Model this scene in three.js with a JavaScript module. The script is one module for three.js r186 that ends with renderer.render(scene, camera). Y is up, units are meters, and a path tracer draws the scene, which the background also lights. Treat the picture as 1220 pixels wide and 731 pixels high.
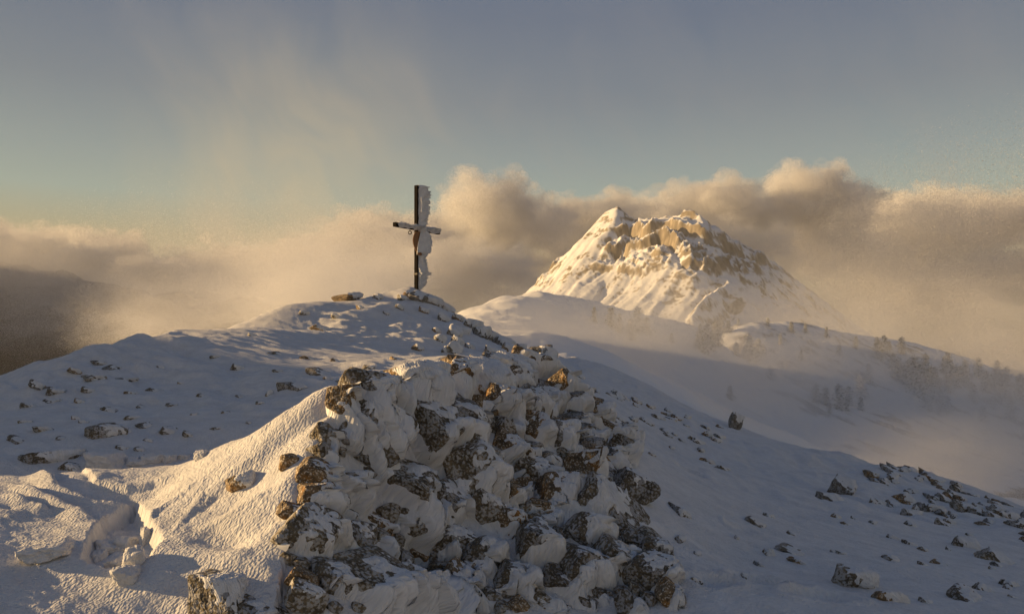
import * as THREE from 'three';
import { mergeGeometries, mergeVertices, toCreasedNormals } from 'three/addons/utils/BufferGeometryUtils.js';

// ------------------------------------------------------------------ camera, sky, sun, exposure
// metres, y up; y = 0 is the height of the lens. A pixel (u, v) of the 1220 x 731 photograph looks along ((u-610)/F, (VH-v)/F, -1).
const F = 1000, VH = 430, W = 1220, H = 731;
const scene = new THREE.Scene();
const camera = new THREE.PerspectiveCamera(2 * Math.atan(H / 2 / F) * 180 / Math.PI, W / H, 0.1, 40000);
camera.setViewOffset(W, H, 0, H / 2 - VH, W, H);
camera.position.set(0, 0, 0);
camera.lookAt(0, 0, -1);
const renderer = new THREE.WebGLRenderer({ antialias: true });
renderer.toneMapping = THREE.LinearToneMapping;
renderer.toneMappingExposure = 1.68;
renderer.shadowMap.enabled = true;
const SUN_AZ = 76 * Math.PI / 180, SUN_EL = 9 * Math.PI / 180;      // azimuth to the left of the view
const sunDir = new THREE.Vector3(-Math.sin(SUN_AZ) * Math.cos(SUN_EL), Math.sin(SUN_EL), -Math.cos(SUN_AZ) * Math.cos(SUN_EL));
const sun = new THREE.DirectionalLight(new THREE.Color(1.0, 0.66, 0.30), 5);
sun.position.copy(sunDir).multiplyScalar(300);
sun.castShadow = true;
sun.shadow.radius = 1;
sun.shadow.mapSize.set(4096, 4096);
Object.assign(sun.shadow.camera, { left: -60, right: 60, top: 60, bottom: -60, near: 1, far: 900 });
scene.add(sun, sun.target);
scene.fog = new THREE.FogExp2(new THREE.Color(0.95, 0.9, 0.85), 0.00014);

// ------------------------------------------------------------------ random numbers and noise
function rng(seed) { let a = seed >>> 0; return () => { a = (a + 0x6D2B79F5) | 0; let t = Math.imul(a ^ (a >>> 15), 1 | a); t = (t + Math.imul(t ^ (t >>> 7), 61 | t)) ^ t; return ((t ^ (t >>> 14)) >>> 0) / 4294967296; }; }
const PERM = new Uint8Array(512);
{ const r = rng(7), p = [...Array(256).keys()]; for (let i = 255; i > 0; i--) { const j = Math.floor(r() * (i + 1)); [p[i], p[j]] = [p[j], p[i]]; } for (let i = 0; i < 512; i++) PERM[i] = p[i & 255]; }
function grad(h, x, y, z) { h &= 15; const u = h < 8 ? x : y, v = h < 4 ? y : (h === 12 || h === 14 ? x : z); return ((h & 1) ? -u : u) + ((h & 2) ? -v : v); }
function noise(x, y, z = 0) {
  const fx = Math.floor(x), fy = Math.floor(y), fz = Math.floor(z), X = fx & 255, Y = fy & 255, Z = fz & 255;
  x -= fx; y -= fy; z -= fz;
  const u = x * x * x * (x * (x * 6 - 15) + 10), v = y * y * y * (y * (y * 6 - 15) + 10), w = z * z * z * (z * (z * 6 - 15) + 10);
  const A = PERM[X] + Y, AA = PERM[A] + Z, AB = PERM[A + 1] + Z, B = PERM[X + 1] + Y, BA = PERM[B] + Z, BB = PERM[B + 1] + Z;
  const l = (a, b, t) => a + (b - a) * t;
  return l(l(l(grad(PERM[AA], x, y, z), grad(PERM[BA], x - 1, y, z), u), l(grad(PERM[AB], x, y - 1, z), grad(PERM[BB], x - 1, y - 1, z), u), v),
    l(l(grad(PERM[AA + 1], x, y, z - 1), grad(PERM[BA + 1], x - 1, y, z - 1), u), l(grad(PERM[AB + 1], x, y - 1, z - 1), grad(PERM[BB + 1], x - 1, y - 1, z - 1), u), v), w);
}
function fbm(x, y, z, oct, gain = 0.5, lac = 2.03) { let s = 0, a = 1, n = 0; for (let i = 0; i < oct; i++) { s += a * noise(x, y, z); n += a; a *= gain; x = x * lac + 13.7; y = y * lac + 5.1; z = z * lac + 9.3; } return s / n; }
function ridged(x, y, z, oct) { let s = 0, a = 1, n = 0; for (let i = 0; i < oct; i++) { s += a * (1 - Math.abs(noise(x, y, z)) * 2); n += a; a *= 0.5; x = x * 2.07 + 3.7; y = y * 2.07 + 15.1; z = z * 2.07 + 2.3; } return s / n; }
function billow(x, y, z, oct) { let s = 0, a = 1, n = 0; for (let i = 0; i < oct; i++) { s += a * Math.abs(noise(x, y, z)) * 2; n += a; a *= 0.52; x = x * 2.05 + 3.7; y = y * 2.05 + 15.1; z = z * 2.05 + 2.3; } return s / n; }
const clamp = (x, a = 0, b = 1) => Math.min(b, Math.max(a, x)), mix = (a, b, t) => a + (b - a) * t;
const sstep = (a, b, x) => { const t = clamp((x - a) / (b - a)); return t * t * (3 - 2 * t); };
function curve(pts, x) { if (x <= pts[0][0]) return pts[0][1]; for (let i = 1; i < pts.length; i++) if (x <= pts[i][0]) { const [a, b] = pts[i - 1], [c, d] = pts[i]; const t = (x - a) / (c - a); return b + (d - b) * t * t * (3 - 2 * t); } return pts[pts.length - 1][1]; }
const lin = (c) => (c <= 10 ? c / 255 / 12.92 : ((c / 255 + 0.055) / 1.055) ** 2.4);

// ------------------------------------------------------------------ the sky: air and thin veils, computed for every direction
{
  const EX = 1.6, SW = 4096, SH = 2048, data = new Float32Array(SW * SH * 4);
  const air = [[0, [176, 158, 120]], [5, [176, 162, 126]], [8, [166, 160, 132]], [10.5, [150, 163, 154]], [13, [137, 150, 150]], [17, [118, 129, 138]], [22, [100, 113, 131]], [30, [86, 102, 128]], [42, [70, 87, 114]], [60, [57, 74, 101]], [90, [52, 69, 96]]];
  const airAt = (e) => { for (let i = 1; i < air.length; i++) if (e <= air[i][0]) { const [a, p] = air[i - 1], [b, q] = air[i], t = (e - a) / (b - a); return p.map((c, k) => c + (q[k] - c) * t); } return air[air.length - 1][1]; };
  for (let j = 0; j < SH; j++) {
    const el = ((j + 0.5) / SH - 0.5) * Math.PI, e = el * 180 / Math.PI, ce = Math.cos(el), y = Math.sin(el), base = airAt(Math.max(0, e));
    for (let i = 0; i < SW; i++) {
      const o = (j * SW + i) * 4;
      if (e < -0.6) { data[o] = 0.16; data[o + 1] = 0.14; data[o + 2] = 0.12; data[o + 3] = 1; continue; }
      const th = ((i + 0.5) / SW - 0.5) * 2 * Math.PI;                  // atan2(z, x)
      const dx = ce * Math.cos(th), dz = ce * Math.sin(th);
      let az = Math.atan2(dx, -dz) * 180 / Math.PI;                     // degrees right of the view
      let [r, g, b] = base;
      // warm, slightly brighter air towards the low sun
      const cs = Math.max(0, dx * sunDir.x + y * sunDir.y + dz * sunDir.z), glow = cs ** 6 * Math.exp(-Math.max(0, e) / 25);
      r += 46 * glow; g += 26 * glow; b -= 6 * glow;
      if (e < 36) {
        // thin high veil and blown streamers
        const q = 5.5, w1 = fbm(dx * q, y * q * 0.8, dz * q, 3), w2 = fbm(dx * 3 + 4, y * 2.2 - 3 + w1, dz * 3 + 8, 4);
        const st = fbm(dx * 16 + y * 9 + w1 * 1.5, y * 5 + w2, dz * 16, 4);
        const veil = sstep(-0.05, 0.45, w2 + 0.18) * (1 - sstep(18, 34, e));
        const vv = veil * (0.07 + 0.28 * st);
        r = mix(r, 164, vv); g = mix(g, 152, vv); b = mix(b, 144, vv);
        // rising plume of blown snow and the like elsewhere around the sky
        const pl = Math.exp(-(((az + 15 - (e - 10) * 0.25 + 4 * w1) / 8.5) ** 2)) + 0.6 * sstep(0.1, 0.5, noise(dx * 2.2 + 9, 3.3, dz * 2.2)) * sstep(34, 60, Math.abs(az));
        const p = clamp(pl * (0.7 + 0.7 * st + 0.3 * w1)) * (1 - sstep(10, 26, e)) * 0.72;
        r = mix(r, 200, p); g = mix(g, 180, p); b = mix(b, 146, p);
      }
      data[o] = lin(clamp(r, 0, 255)) / EX; data[o + 1] = lin(clamp(g, 0, 255)) / EX; data[o + 2] = lin(clamp(b, 0, 255)) / EX; data[o + 3] = 1;
    }
  }
  const sky = new THREE.DataTexture(data, SW, SH, THREE.RGBAFormat, THREE.FloatType);
  sky.mapping = THREE.EquirectangularReflectionMapping; sky.magFilter = THREE.LinearFilter; sky.minFilter = THREE.LinearFilter; sky.wrapS = THREE.RepeatWrapping; sky.needsUpdate = true;
  scene.background = sky; scene.environment = sky;
}

// ------------------------------------------------------------------ textures and materials
function dataTexture(n, fn, channels, srgb) {
  const a = new Uint8Array(n * n * 4);
  for (let j = 0; j < n; j++) for (let i = 0; i < n; i++) { const v = fn(i / n, j / n), o = (j * n + i) * 4; if (channels === 1) { a[o] = a[o + 1] = a[o + 2] = clamp(v) * 255; } else for (let k = 0; k < 3; k++) a[o + k] = clamp(v[k]) * 255; a[o + 3] = 255; }
  const t = new THREE.DataTexture(a, n, n); t.wrapS = t.wrapT = THREE.RepeatWrapping; t.magFilter = THREE.LinearFilter; t.minFilter = THREE.LinearMipmapLinearFilter; t.generateMipmaps = true;
  if (srgb) t.colorSpace = THREE.SRGBColorSpace; t.needsUpdate = true; return t;
}
// tileable: noise on two circles folded into three dimensions
function tile(u, v, s, z, oct) { const k = s / (2 * Math.PI); const n = (a, b, c) => fbm(a, b, c, oct); const cu = Math.cos(u * 2 * Math.PI) * k, su = Math.sin(u * 2 * Math.PI) * k; const f = (vv) => n(cu + 40 + z, su + 40, vv * s + z); const w = sstep(0.75, 1, v); return mix(f(v), f(v - 1), w); }
const grainTex = dataTexture(512, (u, v) => 0.5 + 0.55 * tile(u, v, 90, 3, 2) + 0.35 * tile(u, v, 34, 8, 2) + 0.2 * tile(u, v, 12, 15, 2), 1);
const rockBump = dataTexture(512, (u, v) => 0.5 + 0.7 * tile(u, v, 14, 21, 6) - 0.35 * Math.max(0, 0.12 - Math.abs(tile(u, v, 8, 33, 3))) * 6, 1);
const rockMap = dataTexture(512, (u, v) => {
  const a = tile(u, v, 9, 51, 5), b = tile(u, v, 26, 57, 4), f = tile(u, v, 60, 61, 3), o = sstep(0.02, 0.3, tile(u, v, 6, 71, 4));
  const k = 1 + 0.75 * a + 0.45 * b;
  let c = [mix(0.47, 0.56, o) * k, mix(0.42, 0.44, o) * k, mix(0.35, 0.27, o) * k];
  const fr = sstep(0.14, 0.3, f + 0.3 * a + 0.25 * b);                  // flecks of frost stuck to the stone
  return c.map((x, i) => mix(x, [0.86, 0.87, 0.9][i], fr * 0.85));
}, 3, true);
const frostMap = dataTexture(512, (u, v) => {
  const a = tile(u, v, 9, 51, 5), b = tile(u, v, 26, 57, 4), f = tile(u, v, 40, 61, 4), s = tile(u, v, 7, 91, 4), k = 1 + 0.75 * a + 0.45 * b;
  const fr = sstep(-0.12, 0.16, f + 0.5 * s + 0.2 * b);                 // stone all over thin frost
  return [0.44 * k, 0.4 * k, 0.33 * k].map((x, i) => mix(x, [0.78, 0.79, 0.82][i], fr * 0.8));
}, 3, true);
const snowMap = dataTexture(512, (u, v) => { const k = 0.93 + 0.07 * tile(u, v, 10, 81, 4) + 0.05 * tile(u, v, 70, 85, 2); return [k, k * 0.995, k * 0.99]; }, 3, true);
const rep = (t, s) => { const c = t.clone(); c.repeat.set(s, s); c.needsUpdate = true; return c; };
const M = {
  snow: new THREE.MeshPhysicalMaterial({ name: 'snow', color: new THREE.Color(0.82, 0.82, 0.83), map: rep(snowMap, 0.5), roughness: 0.82, bumpMap: rep(grainTex, 1 / 1.1), bumpScale: 0.010, specularIntensity: 0.35 }),
  farSnow: new THREE.MeshStandardMaterial({ name: 'far snow', color: 0xffffff, vertexColors: true, roughness: 0.9 }),
  rime: new THREE.MeshPhysicalMaterial({ name: 'rime', color: new THREE.Color(0.86, 0.87, 0.89), map: rep(snowMap, 0.8), roughness: 0.7, bumpMap: rep(grainTex, 1 / 0.9), bumpScale: 0.014, specularIntensity: 0.4 }),
  stone: [[1, 0.95, 0.86], [0.95, 0.93, 0.9], [1.1, 0.98, 0.8], [0.8, 0.78, 0.75]].map((c, i) => new THREE.MeshStandardMaterial({ name: 'stone ' + i, color: new THREE.Color(...c).multiplyScalar(0.9), map: rep(i === 2 ? rockMap : frostMap, 1.6), bumpMap: rep(rockBump, 2.2), bumpScale: 0.02, roughness: 0.85 })),
  wood: new THREE.MeshPhysicalMaterial({ name: 'dark wood', color: new THREE.Color(0.014, 0.011, 0.009), roughness: 0.95, specularIntensity: 0.15, bumpMap: rep(rockBump, 3), bumpScale: 0.004 }),
  brown: new THREE.MeshStandardMaterial({ name: 'brown wood', color: new THREE.Color(0.24, 0.115, 0.045), roughness: 0.6, bumpMap: rep(rockBump, 3), bumpScale: 0.004 }),
  iron: new THREE.MeshStandardMaterial({ name: 'iron', color: new THREE.Color(0.06, 0.055, 0.05), roughness: 0.55, metalness: 0.7 }),
  bark: new THREE.MeshStandardMaterial({ name: 'bark', color: new THREE.Color(0.1, 0.075, 0.055), roughness: 0.9 }),
  needle: new THREE.MeshStandardMaterial({ name: 'frosted needles', color: 0xffffff, vertexColors: true, roughness: 0.9, side: THREE.DoubleSide }),
  grain: new THREE.MeshPhysicalMaterial({ name: 'blown snow grain', color: new THREE.Color(0.88, 0.88, 0.89), roughness: 1, transmission: 0.42, thickness: 0, side: THREE.DoubleSide, specularIntensity: 0 }),
};

// ------------------------------------------------------------------ object helpers
const taken = new Map();
function numbered(n) { const k = taken.get(n) ?? 0; taken.set(n, k + 1); return k ? `${n}_${String(k).padStart(3, '0')}` : n; }
function mesh(name, geometry, material, parent) { const m = new THREE.Mesh(geometry, material); m.name = parent ? name : numbered(name); m.castShadow = m.receiveShadow = true; (parent ?? scene).add(m); return m; }
function thing(name, label, category, position, group) { const o = new THREE.Group(); o.name = numbered(name); o.position.copy(position); o.userData = { label, category }; if (group) o.userData.group = group; scene.add(o); return o; }
function structure(name, geometry, material) { const m = mesh(name, geometry, material); m.userData.kind = 'structure'; return m; }
const P = (u, v, D) => new THREE.Vector3((u - 610) / F * D, (VH - v) / F * D, -D);

// thin plate spline through (x, z) -> y
function spline(points, stiff = 0) {
  const n = points.length, N = n + 3, A = Array.from({ length: N }, () => new Float64Array(N + 1));
  const U = (r2) => (r2 < 1e-12 ? 0 : 0.5 * r2 * Math.log(r2));
  for (let i = 0; i < n; i++) {
    for (let j = 0; j < n; j++) A[i][j] = U((points[i].x - points[j].x) ** 2 + (points[i].z - points[j].z) ** 2);
    A[i][i] += stiff; A[i][n] = A[n][i] = 1; A[i][n + 1] = A[n + 1][i] = points[i].x; A[i][n + 2] = A[n + 2][i] = points[i].z; A[i][N] = points[i].y;
  }
  for (let c = 0; c < N; c++) {
    let p = c; for (let r = c + 1; r < N; r++) if (Math.abs(A[r][c]) > Math.abs(A[p][c])) p = r; [A[c], A[p]] = [A[p], A[c]];
    for (let r = 0; r < N; r++) if (r !== c) { const f = A[r][c] / A[c][c]; if (f) for (let k = c; k <= N; k++) A[r][k] -= f * A[c][k]; }
  }
  const w = A.map((row, i) => row[N] / row[i]);
  return (x, z) => { let s = w[n] + w[n + 1] * x + w[n + 2] * z; for (let i = 0; i < n; i++) { const a = x - points[i].x, b = z - points[i].z, r2 = a * a + b * b; if (r2 > 1e-12) s += w[i] * 0.5 * r2 * Math.log(r2); } return s; };
}
// a sheet on rings round the camera's foot: angles in radians (0 = view, + = right), radii; f(x, z) -> y
function sheet(angles, radii, f, uvScale = 1) {
  const nA = angles.length, nR = radii.length, pos = new Float32Array(nA * nR * 3), uv = new Float32Array(nA * nR * 2), idx = new Uint32Array((nA - 1) * (nR - 1) * 6);
  for (let j = 0; j < nR; j++) for (let i = 0; i < nA; i++) { const k = j * nA + i, x = Math.sin(angles[i]) * radii[j], z = -Math.cos(angles[i]) * radii[j]; pos[k * 3] = x; pos[k * 3 + 1] = f(x, z); pos[k * 3 + 2] = z; uv[k * 2] = x * uvScale; uv[k * 2 + 1] = -z * uvScale; }
  let q = 0; for (let j = 0; j < nR - 1; j++) for (let i = 0; i < nA - 1; i++) { const a = j * nA + i, b = a + 1, c = a + nA, d = c + 1; idx[q++] = a; idx[q++] = b; idx[q++] = c; idx[q++] = b; idx[q++] = d; idx[q++] = c; }
  const g = new THREE.BufferGeometry(); g.setAttribute('position', new THREE.BufferAttribute(pos, 3)); g.setAttribute('uv', new THREE.BufferAttribute(uv, 2)); g.setIndex(new THREE.BufferAttribute(idx, 1)); g.computeVertexNormals(); return g;
}
function angleList(dense, step, wide, coarse) { const a = []; for (let t = -wide; t < -dense; t += coarse) a.push(t); for (let t = -dense; t < dense; t += step) a.push(t); for (let t = dense; t <= wide + 1e-6; t += coarse) a.push(t); return a; }

// ------------------------------------------------------------------ the summit: shape of the ground
const V3 = (x, y, z) => new THREE.Vector3(x, y, z);
const groundPts = [
  V3(0, -1.5, 0.5), V3(-1.5, -1.3, -1), V3(1.5, -1.45, -1), V3(-5, -0.9, -1.5), V3(5, -1.9, -0.5), V3(0, -1.6, 6), V3(-9, -0.7, 4), V3(9, -2.6, 5), V3(-12, -0.3, -5), V3(13, -3.2, -5), V3(0, -1.9, 15),
  P(100, 715, 3.65), P(250, 715, 3.62), P(330, 715, 3.95), P(400, 715, 4.4), P(560, 715, 4.45), P(700, 715, 4.5), P(800, 715, 4.4), P(1000, 715, 4.4), P(1200, 715, 5.0), P(20, 700, 3.75), P(-100, 662, 3.9),
  // sunlit drift
  P(350, 496, 4.75), P(250, 540, 5.1), P(150, 560, 5.5), P(60, 568, 5.8), P(8, 572, 6.0), P(-150, 585, 6.3),
  P(250, 632, 4.15), P(262, 600, 4.4), P(292, 582, 4.42), P(120, 630, 4.3), P(180, 672, 3.85), P(20, 630, 4.35), P(190, 590, 4.9), P(300, 660, 3.8),
  V3(-1.9, -0.88, -6.1), V3(-3.1, -1.12, -6.9), V3(-1.0, -0.74, -6.4), V3(-0.4, -0.5, -7.3), V3(-4.4, -1.15, -7.2),
  P(330, 512, 5.1), P(370, 498, 5.15), P(410, 494, 5.25), P(450, 498, 5.4), P(300, 524, 5.15),
  // core of the stone heap
  P(400, 500, 4.7), P(450, 494, 4.95), P(540, 480, 5.6), P(600, 462, 6.6), P(640, 448, 7.8), P(450, 560, 4.8), P(520, 590, 4.92), P(600, 560, 5.55), P(640, 500, 6.8), P(440, 640, 4.62), P(560, 650, 4.72), P(660, 640, 4.9),
  P(705, 500, 8.2), P(722, 545, 6.7), P(762, 610, 5.5), P(805, 700, 4.5),
  // hollow and slope up to the summit mound
  P(60, 540, 8.2), P(200, 500, 9.5), P(350, 460, 11), P(450, 430, 13), P(130, 470, 11.3), P(250, 440, 13), P(400, 410, 17), P(20, 466, 11.5),
  P(8, 450, 13.4), P(60, 428, 13.6), P(120, 412, 14.6), P(180, 400, 16), P(300, 391, 19), P(340, 364, 22.5), P(420, 358, 23.5), P(470, 350, 24), P(497, 345, 24.3), P(525, 362, 24), P(560, 382, 23.5), P(610, 412, 22), P(650, 427, 22),
  P(340, 398, 20.5), P(450, 388, 20.5), P(560, 430, 17), P(620, 440, 15), P(-150, 470, 15), P(-300, 470, 14),
  P(610, 418, 25.7), P(560, 388, 25), P(680, 431, 26.5), P(530, 368, 25.3), P(880, 516, 19.3), P(960, 540, 17.5), P(1050, 558, 17.5),
  // behind the skyline
  V3(-11, -0.9, -18), V3(-13, -1.8, -21), V3(-11, -1.2, -24), V3(-8, -0.4, -27), V3(-3, 0.9, -28.5), V3(0.3, -0.2, -29), V3(-14, -7, -36), V3(-4, -5, -38), V3(4, -4.5, -38), V3(-20, -4, -22), V3(-24, -9, -30),
  // slope falling away to the right
  P(690, 428, 28), P(760, 453, 26), P(880, 510, 22), P(960, 535, 20), P(1050, 552, 18.5), P(1130, 570, 17), P(1208, 600, 15.5), P(1350, 640, 14),
  P(750, 520, 13), P(850, 560, 10), P(900, 600, 8.5), P(1000, 620, 8.5), P(1100, 620, 10), P(1200, 660, 8.5), P(850, 660, 5.5), P(1000, 670, 5.9), P(700, 470, 13), P(665, 445, 16),
  V3(6, -3.2, -31), V3(9, -4.2, -26), V3(11, -5, -22), V3(13.5, -6, -20), V3(12, -9, -36), V3(20, -10, -24), V3(20, -7, -12), V3(26, -14, -34), V3(0, -14, -52), V3(24, -18, -50), V3(-24, -16, -50), V3(-34, -12, -18), V3(36, -16, -10), V3(-30, -10, 20), V3(30, -14, 25), V3(0, -12, 45),
];
const broadH = spline(groundPts, 0.0004);
// the heap's crest: steep on the near and right side, long drift on the other
const crest = [P(346, 622, 3.95), P(353, 572, 4.2), P(384, 512, 4.55), P(410, 490, 4.75), P(450, 494, 4.95), P(490, 488, 5.3), P(560, 476, 6.0), P(610, 462, 7.0), P(648, 450, 8.1), P(680, 460, 9.5)];
function baseH(x, z) {
  let y = broadH(x, z);
  // a snow knoll off to the left, whose shadow lies over the hollow
  if (x < -14 && x > -32 && z < -6 && z > -34) { const kn = 3.05 - 0.07 * (x + 23) ** 2 - 0.0035 * Math.max(0, Math.abs(z + 18) - 2) ** 4, m = clamp(0.5 + 0.5 * (kn - y) / 0.8); y = mix(y, kn, m) + 0.8 * m * (1 - m); }
  if (x < -3 || x > 2 || z > -2.6 || z < -11) return y;
  let best = 1e9, h = 0, side = 1, pos = 0; for (let i = 1; i < crest.length; i++) { const a = crest[i - 1], b = crest[i], vx = b.x - a.x, vz = b.z - a.z, t = clamp(((x - a.x) * vx + (z - a.z) * vz) / (vx * vx + vz * vz)), dx = x - a.x - vx * t, dz = z - a.z - vz * t, d = Math.hypot(dx, dz); if (d < best) { best = d; h = a.y + (b.y - a.y) * t; side = vx * dz - vz * dx > 0 ? 1 : -1; pos = i - 1 + t; } }
  const c = h - (Math.sqrt(best * best + 0.0025) - 0.05) * (side > 0 ? mix(0.8, 2.2, sstep(0.2, 2.5, pos)) : 0.62), k = 0.05, m = clamp(0.5 + 0.5 * (c - y) / k); return mix(y, c, m) + k * m * (1 - m);
}
// wind-cut ledges on the sunlit drift, dents and the broken hole, as outlines on the ground (x, z)
const onPlane = (u, v) => { let D = 2.6; for (; D < 60; D += 0.02 + D * 0.004) if ((VH - v) / F * D < baseH((u - 610) / F * D, -D)) break; return [(u - 610) / F * D, -D, D]; };
const ledges = [
  [[[262, 568], [225, 590], [188, 612], [172, 632]], 0.013, 0.1], [[[305, 556], [245, 600], [200, 646]], 0.011, 0.07],
  [[[30, 566], [70, 584], [120, 602], [165, 600]], 0.04, 0.16], [[[12, 574], [50, 592], [95, 612], [122, 622]], 0.045, 0.14], [[[8, 586], [40, 602], [70, 614]], 0.035, 0.12],
  [[[230, 560], [190, 582], [150, 590], [110, 580], [60, 566]], 0.025, 0.2], [[[380, 480], [300, 528], [240, 556]], 0.015, 0.1], [[[325, 545], [270, 582], [225, 622]], 0.01, 0.07],
].map(([pts, h, w]) => ({ pts: pts.map(([u, v]) => onPlane(u, v)), h, w }));
const dents = [[885, 627, 0.13, 0.1, 0.05], [905, 690, 0.17, 0.12, 0.06], [850, 694, 0.14, 0.1, 0.05], [940, 695, 0.12, 0.1, 0.05], [980, 708, 0.2, 0.12, 0.06], [800, 640, 0.18, 0.12, 0.04], [825, 560, 0.2, 0.16, 0.05]].map(([u, v, a, b, d]) => { const [x, z] = onPlane(u, v); return { x, z, a, b, d }; });
const hole = [[160, 602], [178, 628], [188, 648], [172, 668], [140, 678], [100, 668], [110, 640], [128, 616]].map(([u, v]) => onPlane(u, v));
function segDist(px, pz, a, b) { const vx = b[0] - a[0], vz = b[1] - a[1], t = clamp(((px - a[0]) * vx + (pz - a[1]) * vz) / (vx * vx + vz * vz)); const dx = px - a[0] - vx * t, dz = pz - a[1] - vz * t; return [Math.hypot(dx, dz), (vx * dz - vz * dx) > 0 ? 1 : -1, t]; }
function polyDist(px, pz, poly) { let best = 1e9, inside = false; for (let i = 0, j = poly.length - 1; i < poly.length; j = i++) { const a = poly[j], b = poly[i]; best = Math.min(best, segDist(px, pz, a, b)[0]); if ((a[1] > pz) !== (b[1] > pz) && px < ((b[0] - a[0]) * (pz - a[1])) / (b[1] - a[1]) + a[0]) inside = !inside; } return inside ? -best : best; }
const WX = 0.88, WZ = 0.47;                                            // the wind came from this side (plan)
function groundH(x, z) {
  let y = baseH(x, z);
  const r = Math.hypot(x, z), far = sstep(30, 70, r);
  y -= far * (r - 30) * 0.25;
  const al = x * WX + z * WZ, ac = -x * WZ + z * WX, k = sstep(3, 14, r);
  const wob = noise(x * 0.6, z * 0.6, 3.3);
  y += fbm(x * 0.35, z * 0.35, 1.5, 3) * mix(0.05, 0.13, k);
  y += (ridged(al * 0.5 + wob, ac * 1.9 + wob * 0.8, 0.5, 3) - 0.55) * mix(0.02, 0.07, k);
  y += fbm(x * 1.1, z * 1.1, 9.9, 4) * 0.22 * k * sstep(-0.05, 0.3, noise(x * 0.22 + 7, z * 0.22, 4) + 0.5 * Math.exp(-(((x + 1) / 3.5) ** 2 + ((z + 23) / 4) ** 2)) + 0.5 * Math.exp(-(((x + 8.5) / 2) ** 2 + ((z + 14) / 2) ** 2)));
  y += fbm(al * 2.2, ac * 6.5, 7.7, 3) * 0.014 + fbm(x * 9, z * 9, 2.2, 2) * 0.008;
  if (r < 9) { const rough = sstep(-0.25, 0.3, fbm(x * 1.6, z * 1.6, 4.1, 2)); y += rough * (noise(al * 20, ac * 38, 5.5) * 0.006 + noise(x * 70, z * 70, 8.5) * 0.0026) + (1 - rough) * fbm(al * 5, ac * 16, 6.5, 2) * 0.012; }
  if (x < 0 && r < 6.5) {
    for (const l of ledges) {
      let d = 9, s = 1, q = 0; const n = l.pts.length - 1; for (let i = 1; i <= n; i++) { const [dd, ss, t] = segDist(x, z, l.pts[i - 1], l.pts[i]); if (dd < d) { d = dd; s = ss; q = (i - 1 + t) / n; } }
      if (d > l.w * 1.2) continue; const g = Math.max(0, d + 0.014 * noise(x * 16, z * 16, 1) + 0.006 * noise(x * 45, z * 45, 1)), env = sstep(0, 0.3, q) * sstep(1, 0.75, q);
      y += env * (s > 0 ? l.h * (1 - sstep(0.02, l.w, g)) * sstep(0, 0.02, g) : -l.h * 0.3 * (1 - sstep(0, l.w * 0.4, g)));
    }
    const hd = polyDist(x, z, hole) + 0.015 * noise(x * 14, z * 14, 4) + 0.008 * noise(x * 40, z * 40, 4);
    if (hd < 0.03) y -= 0.13 * sstep(0.025, -0.02, hd) * (0.8 + 0.3 * noise(x * 9, z * 9, 2));
  } else if (x > 0 && r < 14) for (const d of dents) { const q = Math.hypot((x - d.x) / d.a, (z - d.z) / d.b) + 0.15 * noise(x * 8, z * 8, 6); if (q < 1.6) y += -d.d * (1 - sstep(0.5, 1.05, q)) + d.d * 0.25 * Math.exp(-(((q - 1.2) / 0.18) ** 2)); }
  return y;
}
const gradAt = (f, x, z, e) => { const hx = (f(x + e, z) - f(x - e, z)) / (2 * e), hz = (f(x, z + e) - f(x, z - e)) / (2 * e); const n = new THREE.Vector3(-hx, 1, -hz); return n.normalize(); };
function castGround(u, v) { let D = 2.6, prev = D; for (; D < 70; D += 0.015 + D * 0.003) { if ((VH - v) / F * D < groundH((u - 610) / F * D, -D)) { let a = prev, b = D; for (let i = 0; i < 12; i++) { const m = (a + b) / 2; if ((VH - v) / F * m < groundH((u - 610) / F * m, -m)) b = m; else a = m; } return P(u, v, b); } prev = D; } return null; }
{
  const radii = []; for (let r = 0.6; r < 2.7; r *= 1.12) radii.push(r); for (let r = 2.75; r < 75; r += clamp(0.0054 * r, 0.017, 0.3)) radii.push(r); radii.push(80, 95);
  structure('snow_ground', sheet(angleList(0.62, 0.0023, Math.PI, 0.035), radii, groundH), M.snow);
}

// ------------------------------------------------------------------ rocks
function randDir(r) { const z = r() * 2 - 1, a = r() * 6.2832, s = Math.sqrt(1 - z * z); return [s * Math.cos(a), s * Math.sin(a), z]; }
// an angular block: many cut faces at uneven distances, in its own turned axes
function block(seed, sx, sy, sz, turn = null) {
  const r = rng(seed * 7919 + 13), planes = [];
  const add = (d, k) => planes.push([d[0], d[1], d[2], k]);
  for (const d of [[1, 0, 0], [-1, 0, 0], [0, 1, 0], [0, -1, 0], [0, 0, 1], [0, 0, -1]]) { const j = randDir(r), q = [d[0] + 0.3 * j[0], d[1] + 0.3 * j[1], d[2] + 0.3 * j[2]], l = Math.hypot(...q); add(q.map((x) => x / l), 0.72 + 0.28 * r()); }
  for (let i = 0; i < 9; i++) add(randDir(r), 0.82 + 0.3 * r());
  const q = turn ?? new THREE.Quaternion().setFromEuler(new THREE.Euler((r() - 0.5) * 0.9, r() * 6.283, (r() - 0.5) * 0.9));
  return { planes, sx, sy, sz, q, iq: q.clone().invert(), seed };
}
const tv = new THREE.Vector3();
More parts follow.
